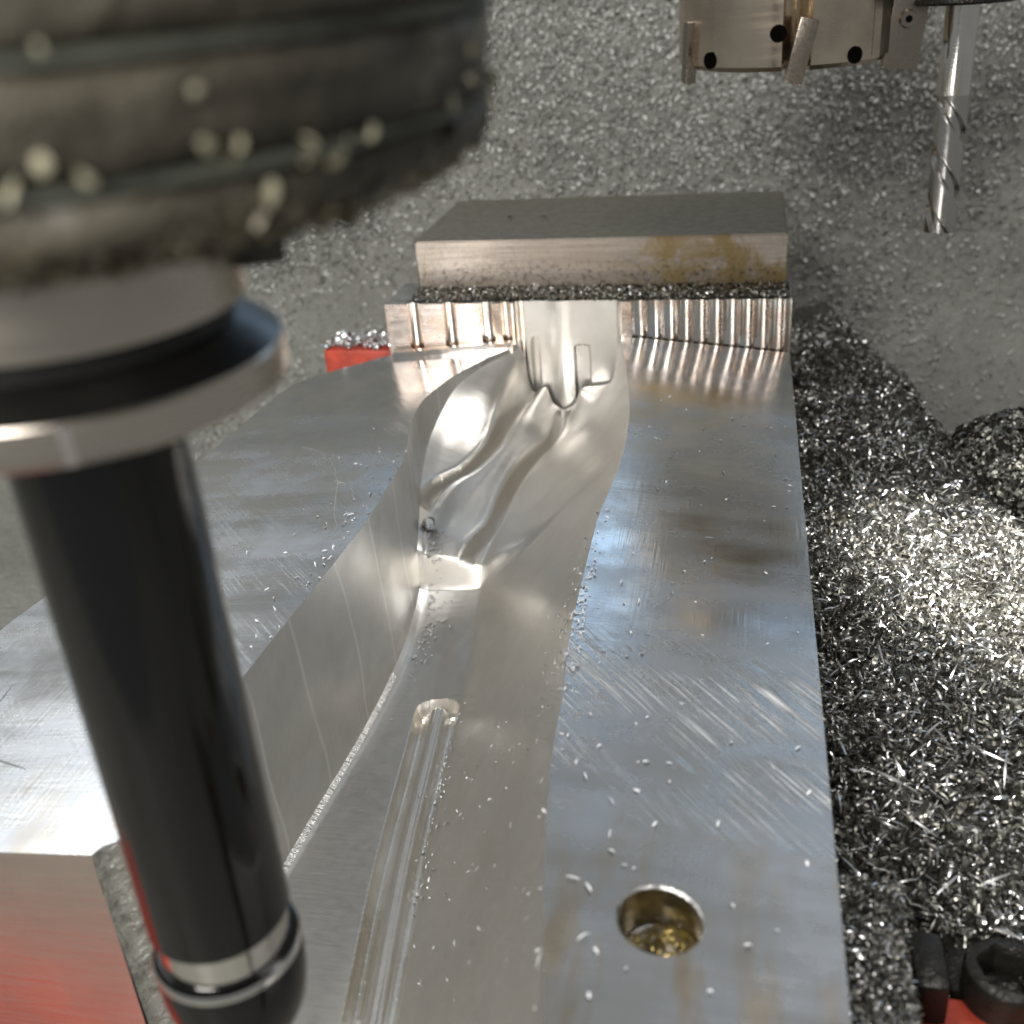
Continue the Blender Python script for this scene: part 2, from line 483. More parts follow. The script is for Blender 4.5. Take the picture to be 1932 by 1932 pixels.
ST = {  # cavity cross-sections: y -> (x, z) of eleven running features
 3.02: [(-.640,-.03),(-.628,-.06),(-.618,-.12),(-.603,-.168),(-.566,-.152),(-.552,-.203),(-.519,-.222),(-.488,-.203),(-.472,-.158),(-.385,-.145),(-.350,-.001)],
 2.80: [(-.760,-.06),(-.70,-.085),(-.66,-.12),(-.630,-.165),(-.600,-.163),(-.55,-.188),(-.512,-.222),(-.475,-.19),(-.42,-.160),(-.36,-.080),(-.305,-.003)],
 2.60: [(-.80,-.15),(-.775,-.175),(-.73,-.190),(-.675,-.206),(-.64,-.208),(-.605,-.228),(-.575,-.252),(-.53,-.228),(-.45,-.18),(-.36,-.090),(-.28,-.007)],
 2.40: [(-.79,-.225),(-.782,-.238),(-.765,-.245),(-.742,-.250),(-.70,-.248),(-.65,-.262),(-.607,-.284),(-.565,-.258),(-.48,-.208),(-.36,-.100),(-.266,-.008)],
 2.228: [(-.755,-.27),(-.75,-.277),(-.745,-.282),(-.738,-.283),(-.715,-.281),(-.66,-.288),(-.608,-.304),(-.57,-.278),(-.5,-.235),(-.37,-.110),(-.264,-.008)],
 2.200: [(-.75,-.362),(-.742,-.366),(-.735,-.368),(-.72,-.368),(-.70,-.367),(-.66,-.365),(-.608,-.358),(-.57,-.322),(-.5,-.258),(-.37,-.115),(-.263,-.008)],
 1.95: [(-.745,-.415),(-.73,-.428),(-.71,-.430),(-.69,-.430),(-.66,-.428),(-.62,-.42),(-.58,-.41),(-.54,-.38),(-.48,-.30),(-.37,-.13),(-.270,-.008)],
 1.60: [(-.765,-.435),(-.75,-.444),(-.72,-.446),(-.69,-.446),(-.65,-.446),(-.60,-.442),(-.56,-.43),(-.51,-.39),(-.44,-.29),(-.35,-.14),(-.272,-.008)],
 1.34: [(-.785,-.436),(-.77,-.445),(-.73,-.446),(-.68,-.446),(-.63,-.446),(-.57,-.442),(-.52,-.428),(-.46,-.37),(-.39,-.25),(-.315,-.11),(-.257,-.010)],
 1.00: [(-.80,-.436),(-.785,-.445),(-.73,-.446),(-.66,-.446),(-.60,-.446),(-.53,-.44),(-.46,-.39),(-.40,-.315),(-.34,-.215),(-.280,-.100),(-.228,-.012)],
 .60: [(-.80,-.436),(-.785,-.445),(-.72,-.446),(-.62,-.446),(-.55,-.446),(-.47,-.44),(-.40,-.39),(-.34,-.31),(-.28,-.21),(-.215,-.095),(-.160,-.018)],
}
sy = sorted(ST)
def section(y):
    fx = np.array([pchip(sy, [ST[q][k][0] for q in sy], y) for k in range(11)])
    fz = np.array([pchip(sy, [ST[q][k][1] for q in sy], y) for k in range(11)])
    return fx, fz

rowsY = np.unique(np.concatenate([np.linspace(.60, 3.001, 560), np.linspace(2.17, 2.27, 60), np.linspace(.97, 1.0, 7)]))
nr_ = len(rowsY)
XA, XC, XR, XL = xa(np.clip(rowsY, .97, 3)), xc(rowsY), xr(rowsY), xl(rowsY)
FX, FZ = section(rowsY)           # 11 x rows
FX[0] = np.maximum(XA + .006, FX[0] * 0 + XA + .006)
FX[1] = np.maximum(FX[1], FX[0] + .014)
for k_ in range(2, 11): FX[k_] = np.maximum(FX[k_], FX[k_-1] + .004)
FX[10] = XC; FZ[10] = crown(XC)
NF = 250
V = []; F = []; MI = []
def add_grid(P, mi):
    """P: rows x cols x 3"""
    o = len(V); r, c = P.shape[:2]
    V.extend(P.reshape(-1, 3).tolist())
    for i in range(r - 1):
        for j in range(c - 1):
            F.append((o+i*c+j, o+i*c+j+1, o+(i+1)*c+j+1, o+(i+1)*c+j))
            MI.append(mi if isinstance(mi, int) else int(mi[i, j]))
# cavity floor with runner groove
u = np.linspace(0, 1, NF)
ue = np.concatenate([np.linspace(0, .06, 18)[:-1], np.linspace(.06, 1, NF - 17)])
P = np.zeros((nr_, len(ue), 3))
fmi = np.zeros((nr_ - 1, len(ue) - 1), int) + 1
KEEL = [([2.38, 2.43, 2.487, 2.568, 2.694, 2.926, 3.03], [-.787, -.780, -.762, -.701, -.653, -.626, -.606], .018, .044),
        ([2.22, 2.283, 2.391, 2.491, 2.615, 2.801, 3.03], [-.640, -.629, -.604, -.597, -.575, -.510, -.519], .018, .044)]
gy = [.55, 1.073, 1.40, 1.65, 1.894, 2.1]; gx = [-.448, -.532, -.580, -.606, -.628, -.64]
for i, y in enumerate(rowsY):
    x = FX[0, i] + ue * (FX[10, i] - FX[0, i])
    z = pchip(FX[:, i], FZ[:, i], x)
    g = pchip(gy, gx, [y])[0]
    d = x - g
    e = max(0.0, y - 1.83)                     # rounded end of the runner
    if y < 1.92:
        rr = np.sqrt(d**2 + (e * 1.6)**2)
        shelf = np.clip((.050 - np.sqrt(d**2 + (e * 1.5)**2)) / .012, 0, 1)
        z = z - .028 * shelf * shelf * (3 - 2 * shelf)
        rod = np.clip(1 - (rr / .023)**2, 0, 1)
        z = z + .030 * np.sqrt(rod) + .0016 * rod * np.cos(d * 2 * math.pi / .013)       # the rounded rib standing in the runner
        rib2 = np.clip(1 - ((d - .034) / .010)**2, 0, 1) * (e == 0)
        z = z - .006 * rib2 - .006 * np.clip(1 - ((d + .034) / .010)**2, 0, 1) * (e == 0)
        if i < nr_ - 1:
            dd = d[:-1]
            fmi[i, (np.abs(dd) > .022) & (np.abs(dd) < .050) & (e == 0)] = 7
    if y > 2.20:                                # flow grooves cut with a small ball cutter
        for (ky, kx, hw, dep) in KEEL:
            g2 = pchip(ky, kx, [y])[0]
            fade = min(1, max(0, (y - ky[0]) / .06)) * min(1, max(0, (3.0 - y) / .12))
            q2 = (x - g2) / hw
            z = z - dep * fade * np.sqrt(np.clip(1 - q2**2, 0, 1)) + .08 * dep * fade * np.exp(-((np.abs(q2) - 1.35) / .35)**2)
    P[i, :, 0] = x; P[i, :, 1] = y; P[i, :, 2] = z
zf0 = P[:, 0, 2].copy()
# fillet along the wall foot shows chatter
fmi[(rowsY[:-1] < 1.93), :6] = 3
fmi[:, -1] = 3  # right lip strip: material put in as a bright edge highlight
add_grid(P, fmi)
# left wall
left = rowsY >= .9699
ry = rowsY[left]
w = np.linspace(0, 1, 16)
P = np.zeros((len(ry), 16, 3))
zt = crown(XA[left])
for k_, q in enumerate(w):
    P[:, k_, 0] = XA[left] + (FX[0][left] - XA[left]) * q
    P[:, k_, 1] = ry
    P[:, k_, 2] = zt + (zf0[left] - zt) * q
wmi = np.zeros((len(ry) - 1, 15), int) + 2
wmi[ry[:-1] < .9999, :] = 4  # strip at the front corner takes the darker, rougher material
add_grid(P, wmi)
# left top
c = np.linspace(0, 1, 44)
P = np.zeros((len(ry), 44, 3))
P[:, :, 0] = XL[left][:, None] + (XA[left] - XL[left])[:, None] * c
P[:, :, 1] = ry[:, None]; P[:, :, 2] = crown(P[:, :, 0])
add_grid(P, 0)
# left block: end face, outer side
BOT = -.80
xs = P[0, :, 0]
zz = np.linspace(0, 1, 12)
Q = np.zeros((12, 44, 3))
for k_, q in enumerate(zz):
    Q[k_, :, 0] = xs; Q[k_, :, 1] = .97; Q[k_, :, 2] = crown(xs) * (1 - q) + BOT * q
add_grid(Q, 5)
Q = np.zeros((2, len(ry), 3)); Q[:, :, 0] = XL[left]; Q[:, :, 1] = ry; Q[0, :, 2] = crown(XL[left]); Q[1, :, 2] = BOT
add_grid(Q, 4)
# side of the low part in front of the left block
lo = rowsY <= .9701
Q = np.zeros((2, lo.sum(), 3)); Q[:, :, 0] = FX[0][lo]; Q[:, :, 1] = rowsY[lo]; Q[0, :, 2] = zf0[lo]; Q[1, :, 2] = BOT
add_grid(Q, 4)
# right top with the drilled hole
HX, HY, HR = -.082, .947, .0495
NR = 78
v_ = np.linspace(0, 1, NR)
PX = XC[:, None] + (XR - XC)[:, None] * v_
j0, j1 = np.searchsorted(rowsY, HY - .066), np.searchsorted(rowsY, HY + .066)
mid = (j0 + j1) // 2
i0 = np.searchsorted(PX[mid], HX - .066); i1 = np.searchsorted(PX[mid], HX + .066)
o = len(V)
for j in range(nr_):
    for i in range(NR): V.append((PX[j, i], rowsY[j], float(crown(PX[j, i]))))
vid = lambda j, i: o + j * NR + i
for j in range(nr_ - 1):
    for i in range(NR - 1):
        if j0 <= j < j1 and i0 <= i < i1: continue
        F.append((vid(j, i), vid(j, i+1), vid(j+1, i+1), vid(j+1, i))); MI.append(0)
loop = [(j0, i) for i in range(i0, i1)] + [(j, i1) for j in range(j0, j1)] + [(j1, i) for i in range(i1, i0, -1)] + [(j, i0) for j in range(j1, j0, -1)]
prev = [vid(*q) for q in loop]
angs = [math.atan2(rowsY[j] - HY, PX[j, i] - HX) for j, i in loop]
def ring(fn, mi):
    global prev
    cur = []
    for q, a in enumerate(angs):
        V.append(fn(q, a)); cur.append(len(V) - 1)
    m = len(cur)
    for q in range(m):
        r_ = (q + 1) % m
        F.append((prev[q], prev[r_], cur[r_], cur[q])); MI.append(mi)
    prev = cur
start = [V[q] for q in prev]
for s in (.35, .7, 1.0):
    def fn(q, a):
        cx_, cy_ = HX + (HR + .003) * math.cos(a), HY + (HR + .003) * math.sin(a)
        x = start[q][0] * (1 - s) + cx_ * s; y = start[q][1] * (1 - s) + cy_ * s
        return (x, y, float(crown(x)))
    ring(fn, 0)
def circ_fn(r, dz): return lambda q, a: (HX + r * math.cos(a), HY + r * math.sin(a), float(crown(HX + r * math.cos(a))) - dz)
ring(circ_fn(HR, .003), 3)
for dz in (.02, .05, .09, .13): ring(circ_fn(HR, dz), 6)
F.append(tuple(prev)); MI.append(6)
# right and front sides
Q = np.zeros((2, nr_, 3)); Q[:, :, 0] = XR; Q[:, :, 1] = rowsY; Q[0, :, 2] = crown(XR); Q[1, :, 2] = BOT
add_grid(Q, 4)
Q = np.zeros((2, NR, 3)); Q[:, :, 0] = PX[0]; Q[:, :, 1] = rowsY[0]; Q[0, :, 2] = crown(PX[0]); Q[1, :, 2] = BOT
add_grid(Q, 4)
bore = metal('bored_aluminium', (.46, .42, .355), .24, .06, grain=(6, 6, 90), gstr=.3)
body = mesh_obj('block_body', V, F, [M['top'], M['cav'], M['wall'], M['chat'], M['roughdark'], M['front'], bore, M['runner']], block, angle=28, mat_idx=MI, local=BL)
bm = bmesh.new(); bm.from_mesh(body.data)
bmesh.ops.remove_doubles(bm, verts=bm.verts, dist=2e-6)
bmesh.ops.recalc_face_normals(bm, faces=bm.faces)
bm.to_mesh(body.data); bm.free()
body.data.set_sharp_from_angle(angle=math.radians(28))

# fluted step at the back (left standing from roughing) and its ledge
WX0, WX1, WY, WTOP = -1.03, .117, 3.0, .10
nxw, nzw = 620, 70
xw = np.linspace(WX0, WX1, nxw); zw = np.concatenate([np.linspace(-.30, -.06, 30)[:-1], np.linspace(-.06, WTOP, nzw - 29)])
XW, ZW = np.meshgrid(xw, zw)
off = np.zeros_like(XW)
# right: ten scallops
per = .0415
ph = ((XW - (-.315)) / per) % 1.0
sc = .013 * np.sqrt(np.clip(1 - (2 * ph - 1)**2, 0, 1))
off += np.where(XW > -.315, sc, 0)
# left: three round grooves
for gx_ in (-.945, -.838, -.728, -.672):
    wd = .019 if gx_ < -.7 else .014
    off += .014 * np.sqrt(np.clip(1 - ((XW - gx_) / wd)**2, 0, 1))
# pocket: recessed face with rounded corners and two slots
pk = np.clip((XW + .655) / .02, 0, 1) * np.clip((-.345 - XW) / .016, 0, 1)
pk = pk * pk * (3 - 2 * pk)
off += .020 * pk
def slot(x0, x1, ztop, dep):
    q = np.clip((XW - x0) / .006, 0, 1) * np.clip((x1 - XW) / .006, 0, 1)
    r_ = np.clip((ztop - .006 * ((XW - (x0+x1)/2) / ((x1-x0)/2))**2 - ZW) / .006, 0, 1)
    return dep * q * r_
off += slot(-.610, -.585, -.005, .022)
off += slot(-.487, -.437, -.030, .018)
# columns between the slots stand a little forward
off -= .007 * np.exp(-((XW + .522) / .024)**2)
for q_ in (-.642, -.630): off += .005 * np.sqrt(np.clip(1 - ((XW - q_) / .005)**2, 0, 1))
V2 = np.stack([XW, WY + off, ZW], 2)
F2 = [(i*nxw+j, i*nxw+j+1, (i+1)*nxw+j+1, (i+1)*nxw+j) for i in range(nzw-1) for j in range(nxw-1)]
cxm = (XW[:-1, :-1] + XW[1:, 1:]) / 2; com = (off[:-1, :-1] + off[1:, 1:]) / 2; phm = ((cxm + .315) / per) % 1.0
mi2 = np.where(((cxm < -.66) & (com < .003)) | ((cxm > -.345) & (cxm < -.315)) | ((cxm > -.315) & (phm > .60) & (phm < .93)), 2, np.where((cxm > -.625) & (cxm < -.352), 3, 0)).reshape(-1).tolist()  # left flats and one side of each scallop take the darker pink
vv = V2.reshape(-1, 3).tolist(); b = (nzw - 1) * nxw
nb = len(vv)
for j in range(nxw): vv.append((xw[j], 3.22, WTOP))
for j in range(nxw - 1):
    F2.append((b + j, b + j + 1, nb + j + 1, nb + j)); mi2.append(1)
nb2 = len(vv)   # ends
vv += [(WX0, 3.22, WTOP), (WX0, 3.22, -.8), (WX0, 3.0, -.8), (WX1, 3.22, WTOP), (WX1, 3.22, -.8), (WX1, 3.0, -.8)]
F2.append(tuple([nb2, nb2+1, nb2+2] + [i * nxw for i in range(nzw)])); mi2.append(0)
F2.append(tuple([nb2+3] + [i * nxw + nxw - 1 for i in range(nzw - 1, -1, -1)] + [nb2+5, nb2+4])); mi2.append(0)
step = mesh_obj('fluted_step', vv, F2, [M['flute'], M['ledge'], metal('tarnished_flats_and_flute_stripes', (.64, .55, .49), .26, .05, dirty=(.46, .36, .29), dscale=18, grain=(8, 60, 90), gstr=.2), M['cav']], block, angle=40, mat_idx=mi2, local=BL)
step['label'] = 'upright step with a row of vertical flutes'
# small bead where the left face meets the step
bm = box_bm(-1.02, -.655, 2.972, 3.001, -.09, -.05, .006)
for v in bm.verts: v.co.z += float(crown(v.co.x)) + .068
bm_obj('step_foot_bead', bm, M['flute'], block, local=BL)

# oil standing in the hole
ov, of = lathe([(HR - .0008, -.12), (HR - .0008, -.0885), (HR - .004, -.090), (.02, -.0905)], HX, HY, 48)
oil = fix_normals(mesh_obj('oil_pool', ov, of, M['oil'], local=(0, 0, 0)))
tag(oil, 'amber cutting oil with chips pooled in the drilled hole', 'oil')

# ------------------------------------------------------------------ vise
vise = tag(empty('machine_vise', (-.4, 3.4, -.95)), 'red machine vise with a ground steel rear jaw behind the block', 'vise')
VL = (-.4, 3.4, -.95)
# steel jaw with chamfered left corner
JX0, JX1, JY0, JY1, JT = -.968, .102, 3.14, 3.71, .245
pts = [(JX0 + .035, JY0), (JX1, JY0), (JX1, JY1), (JX0, JY1), (JX0, JY0 + .03)]
bm = bmesh.new()
lo_ = [bm.verts.new((x, y, -.6)) for x, y in pts]; hi_ = [bm.verts.new((x, y, JT)) for x, y in pts]
hi_[0].co.x = JX0 + .006
bm.faces.new(lo_[::-1]); bm.faces.new(hi_)
for i in range(5): bm.faces.new((lo_[i], lo_[(i+1) % 5], hi_[(i+1) % 5], hi_[i]))
bmesh.ops.bevel(bm, geom=[e for e in bm.edges if all(v.co.z > .2 for v in e.verts)], offset=.004, segments=2, affect='EDGES')
jaw = bm_obj('steel_jaw', bm, M['jaw'], vise, local=VL)
bmesh_top = [p.index for p in jaw.data.polygons if p.normal.z > .9]
jaw.data.materials.append(plain('dark_olive_jaw_top', (.19, .175, .138), .34, .5, 30, .06, .85))  # top face gets a darker olive tone than the jaw sides
for q in bmesh_top: jaw.data.polygons[q].material_index = 1
jaw['label'] = 'worn ground steel jaw with rust stains'
bm_obj('red_base', box_bm(-1.34, .30, 3.12, 3.9, -.95, -.62, .02), M['red'], vise, local=VL)
lug = bm_obj('red_lug', box_bm(-1.262, -1.04, 3.05, 3.16, -.70, -.055, .012), M['red'], vise, local=VL)
bm_obj('red_front_body', box_bm(-1.62, -.83, .66, .955, -.95, -.60, .03), M['red'], vise, local=VL)
bm_obj('jaw_ledge', box_bm(.129, .229, .35, 1.215, -.85, -.20, .008), M['castiron'], vise, local=VL)
bm_obj('red_side_body', box_bm(.250, .46, .90, 1.150, -.95, -.340, .012), M['red'], vise, local=VL)
# dark clamp bar and the cap screw with a hexagon socket
bm_obj('clamp_block', box_bm(.243, .290, 1.10, 1.20, -.6, -.27, .014), M['oily'], vise, local=VL)
bm_obj('clamp_plate', box_bm(.30, .60, 1.155, 1.26, -.6, -.335, .012), M['oily'], vise, local=VL)
def cap_screw(cx, cy, z0, z1, r, rh):
    n = 48
    bm = bmesh.new()
    def ringv(rad, z): return [bm.verts.new((cx + rad*math.cos(2*math.pi*k/n), cy + rad*math.sin(2*math.pi*k/n), z)) for k in range(n)]
    def hexr(z, s=1):
        out = []
        for k in range(n):
            a = 2*math.pi*k/n; m = (a + .3) % (math.pi/3) - math.pi/6
            rad = rh * math.cos(math.pi/6) / math.cos(m) * s
            out.append(bm.verts.new((cx + rad*math.cos(a), cy + rad*math.sin(a), z)))
        return out
    rr = [ringv(r, z0), ringv(r, z1 - .012), ringv(r - .004, z1 - .003), ringv(r - .012, z1), hexr(z1, 1.12), hexr(z1 - .008, 1.0), hexr(z1 - .055, 1.0)]
    for a, b_ in zip(rr, rr[1:]):
        for k in range(n): bm.faces.new((a[k], a[(k+1) % n], b_[(k+1) % n], b_[k]))
    bm.faces.new(rr[-1])
    return bm
sc_ = bm_obj('cap_screw', cap_screw(.372, 1.160, -.5, -.285, .058, .039), M['oily'], vise, local=VL)
sc_['label'] = 'black cap screw with a hexagon socket'

# ------------------------------------------------------------------ swarf
def pile_z(x, y):
    crest = pchip([0.5, 1.2, 1.7, 2.16, 2.556, 3.223, 3.821, 4.6], [.95, .80, .66, .58, .487, .42, .33, .25], y)
    z = -.25 + .05 * np.clip((x - .12) / np.maximum(crest - .12, .05), 0, 1) + .10 * fbm(x * 5, y * 5, 11) + .03 * fbm(x * 22, y * 22, 12)
    z = z - np.clip(x - crest, 0, 2) * 1.3
    z = z - .22 * np.clip((1.52 - y) / .5, 0, 1) * np.clip((x - .1) / .2, .0, 1)
    z = z - .06 * np.clip((y - 3.0) / .8, 0, 1)
    return z
gx_ = np.linspace(.10, 1.5, 90); gy_ = np.linspace(1.1, 4.2, 170)
GX, GY = np.meshgrid(gx_, gy_); GZ = np.maximum(pile_z(GX, GY), FLOOR_Z - .05)
pv = np.stack([GX, GY, GZ], 2).reshape(-1, 3)
pf = np.array([(i*90+j, i*90+j+1, (i+1)*90+j+1, (i+1)*90+j) for i in range(169) for j in range(89)])
def on_pile(x, y, lift):
    e = .01
    z = pile_z(x, y); dx = (pile_z(x+e, y) - z) / e; dy = (pile_z(x, y+e) - z) / e
    nrm = np.stack([-dx, -dy, np.ones_like(dx)], 1); nrm /= np.linalg.norm(nrm, axis=1)[:, None]
    return np.stack([x, y, z], 1) + nrm * lift[:, None], nrm
def pile_set(n, l0, l1, w0, w1, y0, y1, x0=.10, x1=1.1, tilt=.8, curl=(.2, 3.0), seg=3):
    y = rng.uniform(y0, y1, n); x = x0 + (x1 - x0) * rng.uniform(0, 1, n)**1.2
    p, nn = on_pile(x, y, rng.uniform(0, .03, n))
    return chips(p, nn, rng.uniform(l0, l1, n), rng.uniform(w0, w1, n), rng.uniform(*curl, n), tilt, seg)
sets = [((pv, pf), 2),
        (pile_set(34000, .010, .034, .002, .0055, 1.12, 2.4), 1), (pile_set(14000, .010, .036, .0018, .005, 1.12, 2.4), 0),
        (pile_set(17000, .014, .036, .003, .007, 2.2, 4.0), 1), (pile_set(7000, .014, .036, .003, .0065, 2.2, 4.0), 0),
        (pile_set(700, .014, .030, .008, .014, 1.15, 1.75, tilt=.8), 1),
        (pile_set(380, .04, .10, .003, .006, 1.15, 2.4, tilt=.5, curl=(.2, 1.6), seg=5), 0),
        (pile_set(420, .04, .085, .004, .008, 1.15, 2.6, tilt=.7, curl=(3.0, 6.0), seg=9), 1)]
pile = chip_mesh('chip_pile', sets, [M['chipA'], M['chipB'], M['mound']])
tag(pile, 'glinting heap of curled aluminium chips along the right side of the block', 'metal chips', kind='stuff')

# darker round clump of chips behind the heap
cx, cy, cz, cr = .735, 2.74, -.34, .23
a = rng.uniform(0, 2*math.pi, 5200); ph_ = np.arccos(rng.uniform(0, 1, 5200))
nn = np.stack([np.sin(ph_)*np.cos(a), np.sin(ph_)*np.sin(a), np.cos(ph_)], 1)
rr = 1 + .25 * fbm(nn[:, 0]*3, nn[:, 1]*3 + nn[:, 2]*2, 21)
pc = np.array([cx, cy, cz]) + nn * np.array([cr*1.1, cr, cr*.9]) * rr[:, None]
sv, sf = [], []
for i in range(13):
    for j in range(28):
        p_ = math.pi * .5 * i / 12 + .001; q_ = 2*math.pi*j/28
        sv.append((cx + cr*1.08*math.sin(p_)*math.cos(q_), cy + cr*.98*math.sin(p_)*math.sin(q_), cz + cr*.88*math.cos(p_)))
for i in range(12):
    for j in range(28): sf.append((i*28+j, (i+1)*28+j, (i+1)*28+(j+1) % 28, i*28+(j+1) % 28))
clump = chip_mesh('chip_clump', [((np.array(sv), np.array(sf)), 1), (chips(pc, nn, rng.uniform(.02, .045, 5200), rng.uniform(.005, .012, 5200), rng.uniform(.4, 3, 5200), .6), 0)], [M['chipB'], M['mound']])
tag(clump, 'dark rounded clump of chips at the right edge behind the bright heap', 'metal chips', kind='stuff')

# chip dust on the ledge in front of the steel jaw, on the vise ledge and on the red lug
def flat_set(n, x0, x1, y0, y1, zf, l0, l1, w0, w1, tilt=.5):
    x = rng.uniform(x0, x1, n); y = rng.uniform(y0, y1, n)
    p = np.stack([x, y, zf(x, y) + rng.uniform(.001, .008, n)], 1)
    return chips(p, np.tile([0, 0, 1.], (n, 1)), rng.uniform(l0, l1, n), rng.uniform(w0, w1, n), rng.uniform(.3, 2.4, n), tilt)
k3 = 7500
dust = chip_mesh('ledge_chips', [(flat_set(k3, -.96, .11, 3.015, 3.138, lambda x, y: .100 + .008 * np.clip((y - 3.06) / .14, 0, 1)**1.5, .007, .018, .003, .007), 0),
                                 (flat_set(200, -.96, .11, 3.03, 3.138, lambda x, y: .104 + .008 * np.clip((y - 3.08) / .12, 0, 1)**1.5, .010, .026, .003, .008), 1)], [M['chipB'], M['chipA']])
tag(dust, 'grey band of fine chips lying on the ledge before the steel jaw', 'metal chips', kind='stuff')
dust2 = chip_mesh('vise_ledge_chips', [(flat_set(3600, .132, .227, .75, 1.21, lambda x, y: -.199 + 0*x, .006, .020, .0015, .004), 0), (flat_set(500, .132, .227, .75, 1.21, lambda x, y: -.198 + 0*x, .01, .025, .0015, .004), 1)], [M['chipB'], M['chipA']])
tag(dust2, 'fine needle chips covering the dark ledge right of the drilled hole', 'metal chips', kind='stuff')
dust3 = chip_mesh('lug_chips', [(flat_set(420, -1.262, -1.03, 3.05, 3.16, lambda x, y: -.050 + .012*np.sin(x*40)**2, .012, .03, .005, .011, .8), 0)], [M['chipA']])
tag(dust3, 'bright chips heaped on the small red lug at the far left', 'metal chips', kind='stuff')

# dust of tiny chips on the block: cavity, along its right lip and the wall foot
def surf_z(x, y):
    """height of the block's upper skin"""
    x = np.atleast_1d(x); y = np.atleast_1d(y); out = np.zeros_like(x)
    for q in range(len(x)):
        i = min(np.searchsorted(rowsY, y[q]), nr_ - 1)
        if x[q] <= XA[i] or x[q] >= XC[i]: out[q] = crown(x[q])
        elif x[q] < FX[0, i]: out[q] = zf0[i]
        else: out[q] = np.interp(x[q], CAVX[i], CAVZ[i])
    return out
CAVX = []; CAVZ = []
for i in range(nr_):
    CAVX.append([V[i*len(ue)+j][0] for j in range(len(ue))]); CAVZ.append([V[i*len(ue)+j][2] for j in range(len(ue))])
def surf_n(x, y):
    e = .004
    dx = (surf_z(x+e, y) - surf_z(x-e, y)) / (2*e); dy = (surf_z(x, y+e) - surf_z(x, y-e)) / (2*e)
    nn = np.stack([-dx, -dy, np.ones_like(dx)], 1)
    return nn / np.linalg.norm(nn, axis=1)[:, None]
def speck(x, y, l0, l1, w0, w1, tilt=.25):
    nn = surf_n(x, y); p = np.stack([x, y, surf_z(x, y)], 1) + nn * .002
    k = len(x)
    return chips(p, nn, rng.uniform(l0, l1, k), rng.uniform(w0, w1, k), rng.uniform(.2, 2.0, k), tilt, 2)
n1 = 190
y = rng.normal(1.55, .17, n1).clip(1.1, 1.95); x = xc(y) - np.abs(rng.normal(0, .03, n1)) + .02
n2 = 80
y2_ = rng.uniform(.85, 1.6, n2); x2_ = xc(y2_) - rng.uniform(0, .25, n2)
n3 = 90
y3_ = rng.uniform(1.3, 1.83, n3); x3_ = pchip(gy, gx, y3_) + rng.normal(.045, .012, n3)
n4 = 110
y4_ = rng.normal(2.17, .12, n4); x4_ = xa(y4_) + .03 + np.abs(rng.normal(0, .02, n4))
n5 = 70
y5_ = rng.uniform(.8, 2.6, n5); x5_ = rng.uniform(-.22, .10, n5)
n6 = 80
y6_ = rng.uniform(1.1, 2.3, n6); x6_ = xa(y6_) - np.abs(rng.normal(0, .05, n6))
allx = np.concatenate([x, x2_, x3_, x4_, x5_, x6_]); ally = np.concatenate([y, y2_, y3_, y4_, y5_, y6_])
ok = np.hypot(allx - HX, ally - HY) > HR + .008
spv = speck(allx[ok], ally[ok], .004, .012, .002, .0045)
specks = chip_mesh('chip_dust', [(spv, 0)], [M['speck']])
tag(specks, 'tiny silver chip specks strewn over the block and its cavity', 'metal chips', kind='stuff')

# larger loose chips, each one its own
spots = [(-.205, 1.685), (-.17, 1.63), (-.235, 1.60), (-.06, 1.885), (-.20, 1.17), (-.16, 1.13), (-.10, 1.10), (-.02, 1.12), (-.155, 1.07),
         (-.19, .985), (-.17, .975), (-.165, .90), (.02, .93), (-.21, .86), (.05, 1.25), (-.08, 1.36), (-.40, 1.25), (-.34, 1.12), (-.31, 1.02), (-.37, 1.43), (-.79, 2.05), (-.81, 1.95),
         (-.30, 1.22), (-.28, 1.35), (-.68, 2.12), (-.66, 2.10), (-.90, 2.42), (-.93, 2.25), (-.84, 1.62), (-.97, 1.8)]
for (x, y) in spots:
    xs_ = np.array([x]); ys_ = np.array([y])
    nn = surf_n(xs_, ys_); p = np.array([[x, y, float(surf_z(xs_, ys_)[0]) + .003]])
    v, f = chips(p, nn, np.array([random.uniform(.009, .019)]), np.array([random.uniform(.0014, .0030)]), np.array([random.uniform(.5, 2.2)]), .12, 4)
    o = mesh_obj('metal_chip', v, f.tolist(), M['speck'], angle=180, local=(x, y, p[0, 2]))
    o.location = Vector((x, y, p[0, 2])) * U
    i_ = min(np.searchsorted(rowsY, y), nr_ - 1)
    where = ('the flat face left of the cavity', 'left face') if x < XA[i_] else (('the flat face right of the cavity', 'right face') if x > XC[i_] else ('the sloping inside of the cavity', 'cavity'))
    tag(o, 'small bright loose chip lying on ' + where[0], 'metal chip', 'loose chips on the ' + where[1])
# rolled chip bead in the corner of the cavity
def curl_chip(name, c, r, wdt, turns, axis, mat, label, cat, group=None):
    ax = Vector(axis).normalized(); q = ax.to_track_quat('Z', 'Y').to_matrix()
    vv_, ff = [], []
    m = 26
    for i in range(m):
        a = 2*math.pi*turns*i/(m-1); rr_ = r * (1 - .35*i/(m-1))
        for h_ in (-.5, .5):
            vv_.append(tuple(Vector(c) + q @ Vector((rr_*math.cos(a), rr_*math.sin(a), wdt*(h_ + .5*i/(m-1))))))
    for i in range(m-1): ff.append((2*i, 2*i+1, 2*i+3, 2*i+2))
    o = mesh_obj(name, vv_, ff, mat, angle=180, local=c); o.location = Vector(c) * U
    return tag(o, label, cat, group)
curl_chip('metal_chip', (-.752, 2.315, -.246), .017, .013, 1.6, (.5, -.6, .5), M['speck'], 'round curled chip caught in the cavity corner above the step', 'metal chip')
